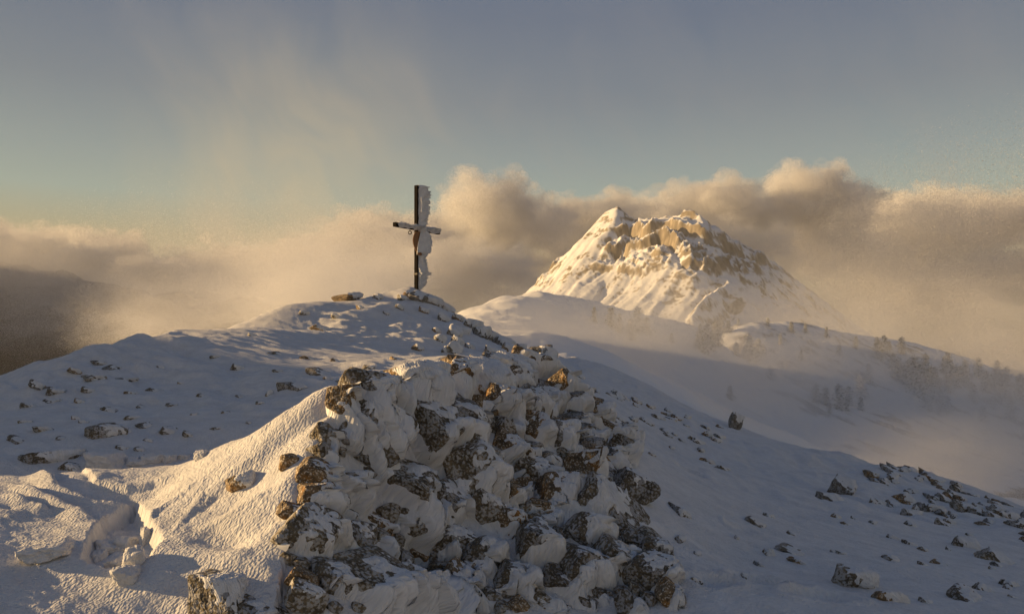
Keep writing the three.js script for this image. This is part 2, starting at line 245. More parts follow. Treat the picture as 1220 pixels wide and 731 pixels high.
function blockGeometry(b, detail, rough = 0.05) {
  let g = new THREE.IcosahedronGeometry(1, detail); g.deleteAttribute('uv'); g.deleteAttribute('normal'); g = mergeVertices(g, 1e-4);
  const p = g.attributes.position;
  for (let i = 0; i < p.count; i++) {
    tv.fromBufferAttribute(p, i).normalize(); let s = 0; for (const [x, y, z, d] of b.planes) { const k = (x * tv.x + y * tv.y + z * tv.z) / d; if (k > 0) s += k ** 26; }
    const rad = s ** (-1 / 26) * (1 + rough * fbm(tv.x * 2.3 + b.seed, tv.y * 2.3, tv.z * 2.3, 4) * 2);
    tv.multiplyScalar(rad); tv.set(tv.x * b.sx, tv.y * b.sy, tv.z * b.sz).applyQuaternion(b.q); p.setXYZ(i, tv.x, tv.y, tv.z);
  }
  return g;
}
// uv in metres from the side that each face looks to
function boxUV(g) { const p = g.attributes.position, n = g.attributes.normal, uv = new Float32Array(p.count * 2); for (let i = 0; i < p.count; i++) { const f = i - (i % 3); let ax = 0, ay = 0, az = 0; for (let k = 0; k < 3; k++) { ax += n.getX(f + k); ay += n.getY(f + k); az += n.getZ(f + k); } ax = Math.abs(ax); ay = Math.abs(ay); az = Math.abs(az); const x = p.getX(i), y = p.getY(i), z = p.getZ(i); if (ay > ax && ay > az) { uv[i * 2] = x; uv[i * 2 + 1] = z; } else if (ax > az) { uv[i * 2] = z; uv[i * 2 + 1] = y; } else { uv[i * 2] = x; uv[i * 2 + 1] = y; } } g.setAttribute('uv', new THREE.BufferAttribute(uv, 2)); return g; }
const finishStone = (g, crease = 0.42) => boxUV(toCreasedNormals(g, crease));
// rime and snow frozen onto a stone: the same shape, thicker on the windward and upper sides, sinking into the stone where it is bare
function capGeometry(b, detail, thick, bare, seed) {
  const g = blockGeometry(b, detail), p = g.attributes.position, size = Math.max(b.sx, b.sy, b.sz); g.computeVertexNormals(); const n = g.attributes.normal;
  for (let i = 0; i < p.count; i++) {
    const x = p.getX(i), y = p.getY(i), z = p.getZ(i), l = Math.hypot(x, y, z) || 1, k = 4.2 / size;
    const face = 0.75 * (y / l) + 0.6 * ((x * WX + z * WZ) / l);
    const m = face + 0.9 * fbm(x * k + seed, y * k, z * k - seed, 3) - bare, h = thick * clamp(m * 1.6, -0.9, 1);
    p.setXYZ(i, x + n.getX(i) * h + WX * Math.max(0, h) * 0.9, y + n.getY(i) * h, z + n.getZ(i) * h + WZ * Math.max(0, h) * 0.7);
  }
  g.computeVertexNormals(); const uv = new Float32Array(p.count * 2); for (let i = 0; i < p.count; i++) { uv[i * 2] = p.getX(i) + p.getY(i) * 0.5; uv[i * 2 + 1] = p.getZ(i) + p.getY(i) * 0.5; } g.setAttribute('uv', new THREE.BufferAttribute(uv, 2)); return g;
}
let rockSeed = 100;
const sizeWord = (w) => (w < 9 ? 'tiny' : w < 14 ? 'small' : w < 21 ? 'middling' : w < 30 ? 'large' : 'very large'), shapeWord = (w, h) => (h / w < 0.42 ? 'flat' : h / w < 0.68 ? 'low' : h / w < 0.9 ? 'blocky' : 'upright');
function rock(u, v, w, h, opt) {
  const at = castGround(u, v + h * 0.35); if (!at) return null;
  const D = -at.z, r = rng(++rockSeed), sx = w / F * D * 0.56, sy = h / F * D * 0.62, sz = sx * (0.65 + 0.4 * r());
  const turn = new THREE.Quaternion().setFromEuler(new THREE.Euler((r() - 0.5) * 0.5, (r() - 0.5) * 1.6, (opt.tilt ?? -0.25) + (r() - 0.5) * 0.4));
  const b = block(rockSeed, sx, sy, sz, turn), o = thing(opt.name ?? 'rock', opt.label, opt.category ?? 'rock', V3(at.x, at.y + sy * (opt.lift ?? 0.1), at.z), opt.group);
  const px = Math.max(w, h), det = px > 60 ? 12 : px > 25 ? 7 : px > 12 ? 5 : 4;
  const mat = opt.mat ?? Math.floor(r() * 4); if (opt.place) o.userData.label = `${sizeWord(w)} ${shapeWord(w, h)} ${mat === 2 ? 'bare brown' : 'frosted grey'} rock ${opt.place(u, v)}`;
  mesh('stone', finishStone(blockGeometry(b, det)), M.stone[mat], o);
  mesh('snow_cap', capGeometry(b, det, Math.max(sx, sy) * 0.085, opt.bare ?? 0.22, rockSeed), M.rime, o);
  return o;
}

// ------------------------------------------------------------------ the far land: hillside, mountain, forest slope, valley
{
  const pts = [P(430, 470, 70), P(555, 375, 105), P(582, 356, 113), P(625, 344, 120), P(660, 347, 125), P(700, 355, 135), P(740, 367, 150), P(780, 381, 165), P(830, 394, 182),
    P(500, 420, 120), P(440, 440, 140), P(380, 470, 170), P(600, 400, 80), P(700, 425, 85), P(760, 445, 95), P(640, 440, 60), P(760, 500, 55), P(880, 560, 55), P(680, 385, 105), P(790, 420, 120),
    P(862, 400, 240), P(892, 387, 252), P(940, 383, 260), P(1010, 396, 280), P(1080, 408, 300), P(1150, 432, 320), P(1208, 462, 330), P(1320, 510, 330), P(1450, 550, 300),
    P(850, 430, 190), P(900, 455, 175), P(1000, 480, 170), P(1100, 520, 150), P(1200, 560, 130), P(950, 530, 100), P(1080, 585, 80), P(1250, 640, 80), P(1000, 440, 225), P(1100, 465, 235), P(1200, 505, 230), P(1400, 640, 150),
    V3(0, -12, -190), V3(40, -16, -230), V3(-40, -30, -230), V3(60, -10, -330), V3(120, -20, -400), V3(220, -60, -420), V3(0, -50, -400), V3(-90, -50, -100), V3(-90, -70, -300), V3(140, -50, -60), V3(250, -90, -200), V3(0, -12, -45), V3(-30, -16, -50), V3(40, -18, -40)];
  const h = spline(pts, 0.5);
  const f = (x, z) => { const al = x * WX + z * WZ, ac = -x * WZ + z * WX, r = Math.hypot(x, z); return h(x, z) - sstep(330, 560, r) * 90 + fbm(x * 0.03, z * 0.03, 4.4, 4) * 2.2 + (ridged(al * 0.05, ac * 0.16, 2.5, 4) - 0.5) * 1.1 + fbm(x * 0.3, z * 0.3, 3.4, 3) * 0.6; };
  const radii = []; for (let r = 42; r < 600; r *= 1.0075) radii.push(r);
  const g = sheet(angleList(0.6, 0.0036, 1.3, 0.03), radii, f), p = g.attributes.position, col = new Float32Array(p.count * 3), n = g.attributes.normal;
  for (let i = 0; i < p.count; i++) { const x = p.getX(i), z = p.getZ(i); const t = sstep(0.1, 0.24, fbm(x * 0.09, z * 0.16, 9.1, 4) + 0.3 * Math.exp(-(((x - 56) / 9) ** 2 + ((z + 236) / 26) ** 2)) + 0.12 * fbm(x * 0.7, z * 0.7, 1, 2)) * sstep(20, 60, x) * 0.8; col[i * 3] = mix(0.8, 0.16, t); col[i * 3 + 1] = mix(0.8, 0.13, t); col[i * 3 + 2] = mix(0.81, 0.1, t); }
  g.setAttribute('color', new THREE.BufferAttribute(col, 3)); structure('snowy_hillside', g, M.farSnow);
  globalThis.hillH = f;
}
const castHill = (u, v) => { for (let D = 45; D < 550; D += 0.5) if ((VH - v) / F * D < hillH((u - 610) / F * D, -D)) return P(u, v, D); return null; };
{
  // crest lines with their heights; the faces fall away from them
  const C = (u, v, D) => P(u, v, D);
  const lines = [
    [C(640, 396, 1150), C(672, 336, 1110), C(690, 307, 1080), C(703, 284, 1055), C(713, 265, 1032), C(722, 252, 1012), C(735, 247, 1000), C(757, 262, 985), C(768, 261, 970), C(780, 256, 955), C(800, 255, 940), C(818, 252, 925), C(836, 256, 910), C(852, 269, 915), C(882, 287, 930), C(922, 312, 950), C(962, 342, 975), C(1003, 373, 1000), C(1060, 415, 1040), C(1200, 500, 1100)],
    [C(836, 259, 910), C(846, 290, 880), C(858, 312, 855), C(868, 338, 825), C(892, 362, 790), C(910, 385, 765), C(960, 440, 720)],
    [C(780, 256, 955), C(776, 284, 925), C(786, 310, 890), C(796, 340, 850)], [C(816, 262, 920), C(815, 284, 898), C(822, 310, 865)], [C(868, 338, 825), C(842, 352, 800), C(826, 375, 770)],
  ];
  const near = (x, z, line, s = 0) => { let best = 1e9, y = 0, top = -1e9, at = 0; for (let i = 1; i < line.length; i++) { const a = line[i - 1], b = line[i], vx = b.x - a.x, vz = b.z - a.z, t = clamp(((x - a.x) * vx + (z - a.z) * vz) / (vx * vx + vz * vz)), d = Math.hypot(x - a.x - vx * t, z - a.z - vz * t); const c = a.y + (b.y - a.y) * t - s * Math.max(0, d - 1); if (c > top) { top = c; at = d; } best = Math.min(best, d); } return [best, top, at]; };
  const f = (x, z) => {
    const w = fbm(x * 0.012, z * 0.012, 2.1, 4), wx = x + w * 18, wz = z + fbm(x * 0.012 + 9, z * 0.012, 5.1, 4) * 18; let y = -1e9; const keep = 0.3 + 0.7 * sstep(2, 22, near(x, z, lines[0])[0]);
    lines.forEach((l, i) => { const s = i === 0 ? 1.08 : i === 1 ? 1.0 : 1.2, [, h, d] = near(mix(x, wx, keep * 0.7), mix(z, wz, keep * 0.7), l, s), c = h + (d > 90 ? (d - 90) * 0.3 : 0); y = Math.max(y, c) + Math.exp(-Math.abs(y - c) / 4) * 0.6; });
    const hgt = sstep(40, 150, y);
    // tilted bands of cliff and ledge round the right top and here and there below; smooth snow runs with fall-line grooves elsewhere
    const top = sstep(70, 130, y) * sstep(95, 150, x) , band = clamp(sstep(-0.1, 0.25, fbm(x * 0.014 + 3, y * 0.016, z * 0.014, 3) - 0.22 + 0.55 * top)), q = (y * 0.85 + x * 0.22 + 34 * fbm(x * 0.016, z * 0.016, 7, 4)) / 24, fr = q - Math.floor(q);
    y += (sstep(0.3, 0.62, fr) - fr) * 19 * hgt * band * mix(0.5, 1, keep);
    y += (ridged(x * 0.04 + w, z * 0.04, y * 0.02, 4) - 0.55) * 9 * keep * band + (ridged(x * 0.11, z * 0.11, y * 0.05, 5) - 0.5) * mix(1, 7, band) * keep + (ridged(x * 0.3, z * 0.3, y * 0.2, 3) - 0.5) * mix(0.4, 2.6, band);
    const along = -0.8 * x + 0.6 * z, cross = 0.6 * x + 0.8 * z; y += (ridged(along * 0.006, cross * 0.045 + 0.5 * w, 1, 4) - 0.5) * 4.5 * (1 - band) * keep;
    return y;
  };
  const nx = 410, nz = 360, x0 = -90, x1 = 660, z0 = -1330, z1 = -700, pos = new Float32Array(nx * nz * 3), col = new Float32Array(nx * nz * 3), idx = [];
  for (let j = 0; j < nz; j++) for (let i = 0; i < nx; i++) { const x = x0 + (x1 - x0) * (i / (nx - 1)) ** 1.25, z = z1 + (z0 - z1) * j / (nz - 1), k = (j * nx + i) * 3; pos[k] = x; pos[k + 1] = f(x, z); pos[k + 2] = z; }
  for (let j = 0; j < nz - 1; j++) for (let i = 0; i < nx - 1; i++) { const a = j * nx + i; idx.push(a, a + 1, a + nx, a + 1, a + nx + 1, a + nx); }
  const g = new THREE.BufferGeometry(); g.setAttribute('position', new THREE.BufferAttribute(pos, 3)); g.setIndex(idx); g.computeVertexNormals(); const n = g.attributes.normal;
  for (let i = 0; i < nx * nz; i++) {
    const x = pos[i * 3], y = pos[i * 3 + 1], z = pos[i * 3 + 2], steep = 1 - n.getY(i), m = fbm(x * 0.05, y * 0.08, z * 0.05, 4);
    const bare = sstep(0.0, 0.1, steep - 0.4 + m * 0.62 + 0.22 * noise(x * 0.33, y * 0.45, z * 0.33)), k = 0.82 + 1.1 * fbm(x * 0.1 , y * 0.5 + x * 0.1, z * 0.1, 4);
    const rk = [0.34 * k, 0.285 * k, 0.215 * k];
    col[i * 3] = mix(0.84, rk[0], bare); col[i * 3 + 1] = mix(0.84, rk[1], bare); col[i * 3 + 2] = mix(0.85, rk[2], bare);
  }
  g.setAttribute('color', new THREE.BufferAttribute(col, 3)); structure('mountain', g, M.farSnow);
}
{
  // dark wooded slope across the valley
  const f = (x, z) => { const az = Math.atan2(x, -z) * 180 / Math.PI, r = Math.hypot(x, z); const top = curve([[-64, -40], [-52, 60], [-38, 105], [-30, 92], [-24, 70], [-18, 48], [-10, 30], [0, 0], [10, -60]], az); return top - Math.abs(r - 900 - 60 * noise(az * 0.1, 3, 1)) * 0.42 + fbm(x * 0.006, z * 0.006, 3.1, 5) * 46 + fbm(x * 0.09, z * 0.09, 3.1, 2) * 7; };
  const angles = [], radii = []; for (let t = -66; t <= 12; t += 0.3) angles.push(t * Math.PI / 180); for (let r = 480; r < 1500; r *= 1.008) radii.push(r);
  const g = sheet(angles, radii, f), p = g.attributes.position, col = new Float32Array(p.count * 3);
  for (let i = 0; i < p.count; i++) { const t = sstep(0.2, 0.35, fbm(p.getX(i) * 0.02, p.getZ(i) * 0.02, 6, 4)); col[i * 3] = mix(0.035, 0.3, t); col[i * 3 + 1] = mix(0.036, 0.3, t); col[i * 3 + 2] = mix(0.03, 0.3, t); }
  g.setAttribute('color', new THREE.BufferAttribute(col, 3)); structure('wooded_slope', g, M.farSnow);
  const vf = (x, z) => -150 - 100 * sstep(200, 1500, Math.hypot(x, z)) + fbm(x * 0.0012, z * 0.0012, 8, 5) * 120;
  const va = [], vr = []; for (let t = -180; t <= 180; t += 2) va.push(t * Math.PI / 180); for (let r = 20; r < 14000; r *= 1.06) vr.push(r);
  const vg = sheet(va, vr, vf), vp = vg.attributes.position, vc = new Float32Array(vp.count * 3);
  for (let i = 0; i < vp.count; i++) { const t = sstep(-0.05, 0.25, fbm(vp.getX(i) * 0.003, vp.getZ(i) * 0.003, 2, 4)); vc[i * 3] = mix(0.04, 0.45, t); vc[i * 3 + 1] = mix(0.042, 0.45, t); vc[i * 3 + 2] = mix(0.036, 0.46, t); }
  vg.setAttribute('color', new THREE.BufferAttribute(vc, 3)); structure('valley', vg, M.farSnow);
}

// ------------------------------------------------------------------ the stone heap under rime
{
  const axis = [V3(-1.15, 0, -4.35), V3(-0.85, 0, -4.75), V3(-0.4, 0, -5.5), V3(-0.05, 0, -6.6), V3(0.25, 0, -8.1)];
  const cairn = thing('stone_cairn', 'long heap of angular brown stones crusted with wind-blown rime', 'cairn', V3(-0.2, baseH(-0.2, -5.2), -5.2));
  const O = cairn.position, smooth = (x, z) => baseH(x, z) + fbm(x * 0.35, z * 0.35, 1.5, 3) * 0.05;
  const cast = (u, v) => { for (let D = 2.8; D < 14; D += 0.01) if ((VH - v) / F * D < smooth((u - 610) / F * D, -D)) return P(u, v, D); return null; };
  const stones = [], put = (u, v, w, h, lift, o = {}) => {
    const at = o.D ? P(u, v, o.D) : cast(u, v); if (!at) return;
    const D = -at.z, r = rng(900 + stones.length), n = gradAt(smooth, at.x, at.z, 0.1), sx = w / F * D * 0.55, sy = h / F * D * 0.55, sz = Math.max(sx, sy) * (0.7 + 0.4 * r());
    const q = new THREE.Quaternion().setFromEuler(new THREE.Euler((r() - 0.5) * 0.6, (r() - 0.5) * 1.2, (o.tilt ?? -0.35) + (r() - 0.5) * 0.5));
    const b = block(900 + stones.length, sx, sy, sz, q); b.c = at.clone().addScaledVector(n, lift * Math.min(sx, sy)); b.R = Math.max(sx, sy, sz) * 1.35; b.px = Math.max(w, h); b.mat = o.mat ?? Math.floor(r() * 4); b.cap = o.cap; stones.push(b);
  };
  // those that can be made out
  for (const a of [[440, 466, 78, 34, 0.5, { D: 4.95, mat: 3 }], [487, 466, 84, 48, 0.3, { D: 5.3, tilt: 0.05, cap: 0.35 }], [541, 460, 34, 44, 0.6, { D: 5.8, mat: 2, tilt: -0.6 }], [574, 468, 62, 50, 0.3, { D: 6.2, tilt: -0.1, cap: 0.15 }], [602, 444, 50, 30, 0.4, { D: 7.2, cap: 0.4 }], [622, 432, 30, 24, 0.4, { D: 7.7, mat: 2 }], [641, 430, 30, 26, 0.4, { D: 8.1, mat: 3, tilt: 0.2 }],
    [613, 460, 42, 34, 0.35, { mat: 3 }], [592, 488, 54, 44, 0.45, { mat: 2 }], [642, 482, 42, 34, 0.3], [658, 522, 42, 40, 0.3, { mat: 3 }], [438, 520, 74, 84, 0.1, { mat: 3 }], [505, 512, 86, 60, 0.25], [478, 575, 90, 46, 0.15, { mat: 0 }], [540, 508, 74, 54, 0.3], [404, 480, 34, 36, 0.3, { D: 4.7 }],
    [562, 570, 64, 78, 0.2, { mat: 0, tilt: 0.3 }], [602, 545, 54, 46, 0.3], [577, 610, 44, 40, 0.3], [603, 628, 44, 42, 0.25], [530, 600, 54, 44, 0.25], [488, 622, 66, 44, 0.3, { mat: 0 }], [445, 632, 44, 34, 0.2], [368, 640, 62, 66, 0.05, { tilt: 0.7, mat: 0 }], [438, 692, 96, 58, 0.15, { mat: 0 }], [546, 704, 54, 50, 0.3, { mat: 2 }], [536, 650, 46, 44, 0.25, { mat: 3 }], [577, 662, 46, 42, 0.25, { mat: 3 }], [634, 655, 44, 64, 0.15, { mat: 3 }],
    [722, 612, 104, 70, -0.25, { mat: 1, tilt: -0.5 }], [664, 602, 62, 54, 0.25], [690, 566, 46, 44, 0.3], [692, 684, 74, 50, 0.25], [736, 676, 62, 44, 0.25], [768, 690, 44, 52, 0.3, { mat: 3, tilt: -0.7 }], [668, 700, 54, 38, 0.2, { mat: 3 }], [612, 694, 54, 40, 0.2], [346, 552, 24, 24, 0.1, { mat: 2 }], [352, 612, 42, 22, 0.0, { mat: 2 }], [700, 640, 60, 46, 0.15], [635, 575, 50, 44, 0.3], [415, 585, 60, 50, 0.0], [395, 690, 50, 36, 0.1], [500, 700, 44, 40, 0.15]]) put(...a);
  // the rest of the heap: the face, then the top and the far flank
  const r = rng(5), face = [[352, 612], [388, 505], [412, 478], [470, 470], [560, 460], [645, 440], [705, 495], [752, 585], [805, 700], [805, 728], [335, 728], [340, 650]];
  for (let k = 0; k < 2600 && stones.length < 150; k++) {
    const u = 335 + 470 * r(), v = 438 + 290 * r(), w = 18 + 50 * r() ** 1.6; if (polyDist(u, v, face) > 0) continue;
    const at = cast(u, v); if (!at) continue; const s = w / F * -at.z * 0.5; if (stones.some((b) => b.c.distanceTo(at) < b.R * 0.56 + s * 0.75)) continue;
    put(u, v, w, w * (0.5 + 0.45 * r()), 0.3 + 0.35 * r(), { tilt: -0.4 + (r() - 0.5) * 0.6 });
  }
  for (let k = 0; k < 400 && stones.length < 200; k++) {
    const i = 1 + Math.floor(r() * (axis.length - 2)), t = r(), ax = axis[i].clone().lerp(axis[i + 1], t), side = r() * 1.1 - 0.25, x = ax.x + side * 0.95, z = ax.z + side * 0.3, s = 0.06 + 0.08 * r();
    const y = smooth(x, z), c = V3(x, y, z); if (stones.some((b) => b.c.distanceTo(c) < (b.R * 0.6 + s * 0.6))) continue;
    const n = gradAt(smooth, x, z, 0.1), b = block(3000 + k, s * (1.1 + 0.4 * r()), s * (0.6 + 0.4 * r()), s * (0.9 + 0.3 * r()), new THREE.Quaternion().setFromEuler(new THREE.Euler((r() - 0.5) * 0.9, r() * 6.28, -0.35 + (r() - 0.5) * 0.8)));
    b.c = c.addScaledVector(n, s * 0.3); b.R = s * 2; b.px = s * 2 / -z * F; b.mat = Math.floor(r() * 4); stones.push(b);
  }
  for (const b of stones) { const g = finishStone(blockGeometry(b, b.px > 50 ? 12 : b.px > 25 ? 8 : 6)); const m = mesh('stone', g, M.stone[b.mat], cairn); m.position.copy(b.c).sub(O); if (b.px > 40) mesh('snow_cap', capGeometry(b, 10, Math.max(b.sx, b.sy) * (b.cap ? 0.14 : 0.1), b.cap ?? 0.8, b.seed), M.rime, m); }
  // the crust: grid over the heap, pushed out along the heap's normal
  const x0 = -1.6, x1 = 1.2, z0 = -8.8, z1 = -3.6, st = 0.0078, nx = Math.round((x1 - x0) / st), nz = Math.round((z1 - z0) / st), N = nx * nz;
  const hs = new Float32Array(N), base = new Float32Array(N * 3), nor = new Float32Array(N * 3), zone = new Float32Array(N);
  const cell = 0.25, grid = new Map(), key = (i, j) => i * 1000 + j;
  for (const b of stones) for (let i = Math.floor((b.c.x - b.R - 0.3 - x0) / cell); i <= (b.c.x + b.R + 0.3 - x0) / cell; i++) for (let j = Math.floor((b.c.z - b.R - 0.3 - z0) / cell); j <= (b.c.z + b.R + 0.3 - z0) / cell; j++) { const k = key(i, j); if (!grid.has(k)) grid.set(k, []); grid.get(k).push(b); }
  const cx = Math.ceil(0.1 / st), coarse = new Map(); // heap height and normal on a 10 cm lattice would be too smooth; read them directly
  for (let j = 0; j < nz; j++) for (let i = 0; i < nx; i++) { const k = j * nx + i, x = x0 + i * st, z = z0 + j * st; base[k * 3] = x; base[k * 3 + 1] = smooth(x, z); base[k * 3 + 2] = z; }
  for (let j = 0; j < nz; j++) for (let i = 0; i < nx; i++) {
    const k = j * nx + i, e = 9, i0 = Math.max(0, i - e), i1 = Math.min(nx - 1, i + e), j0 = Math.max(0, j - e), j1 = Math.min(nz - 1, j + e);
    const hx = (base[(j * nx + i1) * 3 + 1] - base[(j * nx + i0) * 3 + 1]) / ((i1 - i0) * st), hz = (base[(j1 * nx + i) * 3 + 1] - base[(j0 * nx + i) * 3 + 1]) / ((j1 - j0) * st), l = Math.hypot(hx, 1, hz);
    nor[k * 3] = -hx / l; nor[k * 3 + 1] = 1 / l; nor[k * 3 + 2] = -hz / l;
    const x = base[k * 3], y = base[k * 3 + 1], z = base[k * 3 + 2];
    let d = 1e9; for (let a = 1; a < axis.length; a++) { const A = axis[a - 1], B = axis[a], s = segDist(x, z, [A.x, A.z], [B.x, B.z]); d = Math.min(d, s[0]); }
    const rightish = x > curve([[-8.5, 0.3], [-6.6, -0.05], [-5.5, -0.4], [-4.35, -1.15]], z) ? 1 : 0;
    let zn = rightish ? 1 - sstep(0.9, 1.25, d) : 1 - sstep(0.18, 0.4, d);
    if (z > -5) zn = Math.max(zn, (1 - sstep(1.0, 1.3, Math.hypot(x + 0.2, (z + 4.5) * 1.1))) * sstep(-1.25, -1.0, x)); zn *= sstep(0, 0.12, Math.min(x - x0, x1 - x, z - z0, z1 - z));
    zone[k] = zn;
    const list = grid.get(key(Math.floor((x - x0) / cell), Math.floor((z - z0) / cell))); if (!list) continue;
    const nX = nor[k * 3], nY = nor[k * 3 + 1], nZ = nor[k * 3 + 2];
    const inside = (t) => { const px = x + nX * t, py = y + nY * t, pz = z + nZ * t; for (const b of list) { const qx = px - b.c.x, qy = py - b.c.y, qz = pz - b.c.z; if (qx * qx + qy * qy + qz * qz > b.R * b.R) continue; tv.set(qx, qy, qz).applyQuaternion(b.iq); tv.set(tv.x / b.sx, tv.y / b.sy, tv.z / b.sz); let ok = true; for (const p of b.planes) if (p[0] * tv.x + p[1] * tv.y + p[2] * tv.z > p[3]) { ok = false; break; } if (ok) return true; } return false; };
    for (let t = 0.42; t > -0.02; t -= 0.02) if (inside(t)) { let a = t, b = t + 0.02; for (let s = 0; s < 4; s++) { const m = (a + b) / 2; if (inside(m)) a = m; else b = m; } hs[k] = Math.max(0, a); break; }
  }
  const blur = (src, rad, pass) => { let a = Float32Array.from(src), b = new Float32Array(N); for (let p = 0; p < pass; p++) { for (let j = 0; j < nz; j++) { let s = 0, c = 0; for (let i = -rad; i < nx; i++) { if (i + rad < nx) { s += a[j * nx + i + rad]; c++; } if (i - rad - 1 >= 0) { s -= a[j * nx + i - rad - 1]; c--; } if (i >= 0) b[j * nx + i] = s / c; } } for (let i = 0; i < nx; i++) { let s = 0, c = 0; for (let j = -rad; j < nz; j++) { if (j + rad < nz) { s += b[(j + rad) * nx + i]; c++; } if (j - rad - 1 >= 0) { s -= b[(j - rad - 1) * nx + i]; c--; } if (j >= 0) a[j * nx + i] = s / c; } } } return a; };
  const h1 = blur(hs, 2, 2), h2 = blur(hs, 6, 2), lobe = new Float32Array(N);
  // feathers of rime growing into the wind
  const q = rng(77);
  for (let k = 0; k < 2800; k++) {
    const px = x0 + q() * (x1 - x0), pz = z0 + q() * (z1 - z0), L = 0.06 + 0.17 * q(), Wd = L * (0.13 + 0.18 * q()), hm = 0.014 + 0.034 * q(), an = (q() - 0.5) * 0.35, dx = WX * Math.cos(an) - WZ * Math.sin(an), dz = WX * Math.sin(an) + WZ * Math.cos(an), sd = q() * 50;
    const i0 = Math.floor((px - L - 0.1 - x0) / st), i1 = Math.ceil((px + L + 0.1 - x0) / st), j0 = Math.floor((pz - L - 0.1 - z0) / st), j1 = Math.ceil((pz + L + 0.1 - z0) / st);
    for (let j = Math.max(0, j0); j < Math.min(nz, j1); j++) for (let i = Math.max(0, i0); i < Math.min(nx, i1); i++) {
      const x = x0 + i * st - px, z = z0 + j * st - pz, a = x * dx + z * dz, b = -x * dz + z * dx; if (a < 0) continue;
      const wd = Wd * (0.55 + 0.45 * a / L), bb = b / wd; if (bb * bb > 1) continue;
      const end = L * (1 - 0.3 * bb * bb - 0.22 * Math.abs(noise(b * 45 + sd, sd, 3))); if (a > end) continue;
      const v = hm * (a / end) ** 0.8 * Math.sqrt(1 - bb * bb * 0.9), kk = j * nx + i; if (v > lobe[kk]) lobe[kk] = v;
    }
  }
  const pos = new Float32Array(N * 3), uv = new Float32Array(N * 2);
  for (let j = 0; j < nz; j++) for (let i = 0; i < nx; i++) {
    const k = j * nx + i, x = base[k * 3], y = base[k * 3 + 1], z = base[k * 3 + 2], al = x * WX + z * WZ, ac = -x * WZ + z * WX;
    const iw = clamp(Math.round(i + 8 * WX), 0, nx - 1), jw = clamp(Math.round(j + 8 * WZ), 0, nz - 1), wind = clamp((h1[k] - h1[jw * nx + iw]) / 0.075, -1, 1);   // > 0: faces the wind
    const big = fbm(x * 2.1, z * 2.1, y * 2.1, 3);
    const thick = -0.026 + 0.052 * big + 0.032 * wind + 0.018 * fbm(al * 4, ac * 24, 2, 3) + 0.011 * noise(x * 24, z * 24, y * 24) + 0.011 * noise(al * 26, ac * 70, y * 40);
    let h = mix(h1[k], h2[k], 0.5) + thick; h = Math.max(h, h + lobe[k] * sstep(-0.02, 0.03, thick + 0.015));
    h = mix(-0.06, h, zone[k]);
    const sh = zone[k] * (lobe[k] * 1.5 + Math.max(0, wind) * 0.02);
    pos[k * 3] = x + nor[k * 3] * h + WX * sh - O.x; pos[k * 3 + 1] = y + nor[k * 3 + 1] * h - sh * 0.25 - O.y; pos[k * 3 + 2] = z + nor[k * 3 + 2] * h + WZ * sh - O.z; uv[k * 2] = x; uv[k * 2 + 1] = z + y * 0.7;
  }
  const idx = []; for (let j = 0; j < nz - 1; j++) for (let i = 0; i < nx - 1; i++) { const a = j * nx + i; if (zone[a] < 0.01 && zone[a + nx + 1] < 0.01) continue; idx.push(a, a + nx, a + 1, a + 1, a + nx, a + nx + 1); }
  const g = new THREE.BufferGeometry(); g.setAttribute('position', new THREE.BufferAttribute(pos, 3)); g.setAttribute('uv', new THREE.BufferAttribute(uv, 2)); g.setIndex(idx); g.computeVertexNormals();
  mesh('rime_crust', g, M.rime, cairn);
}

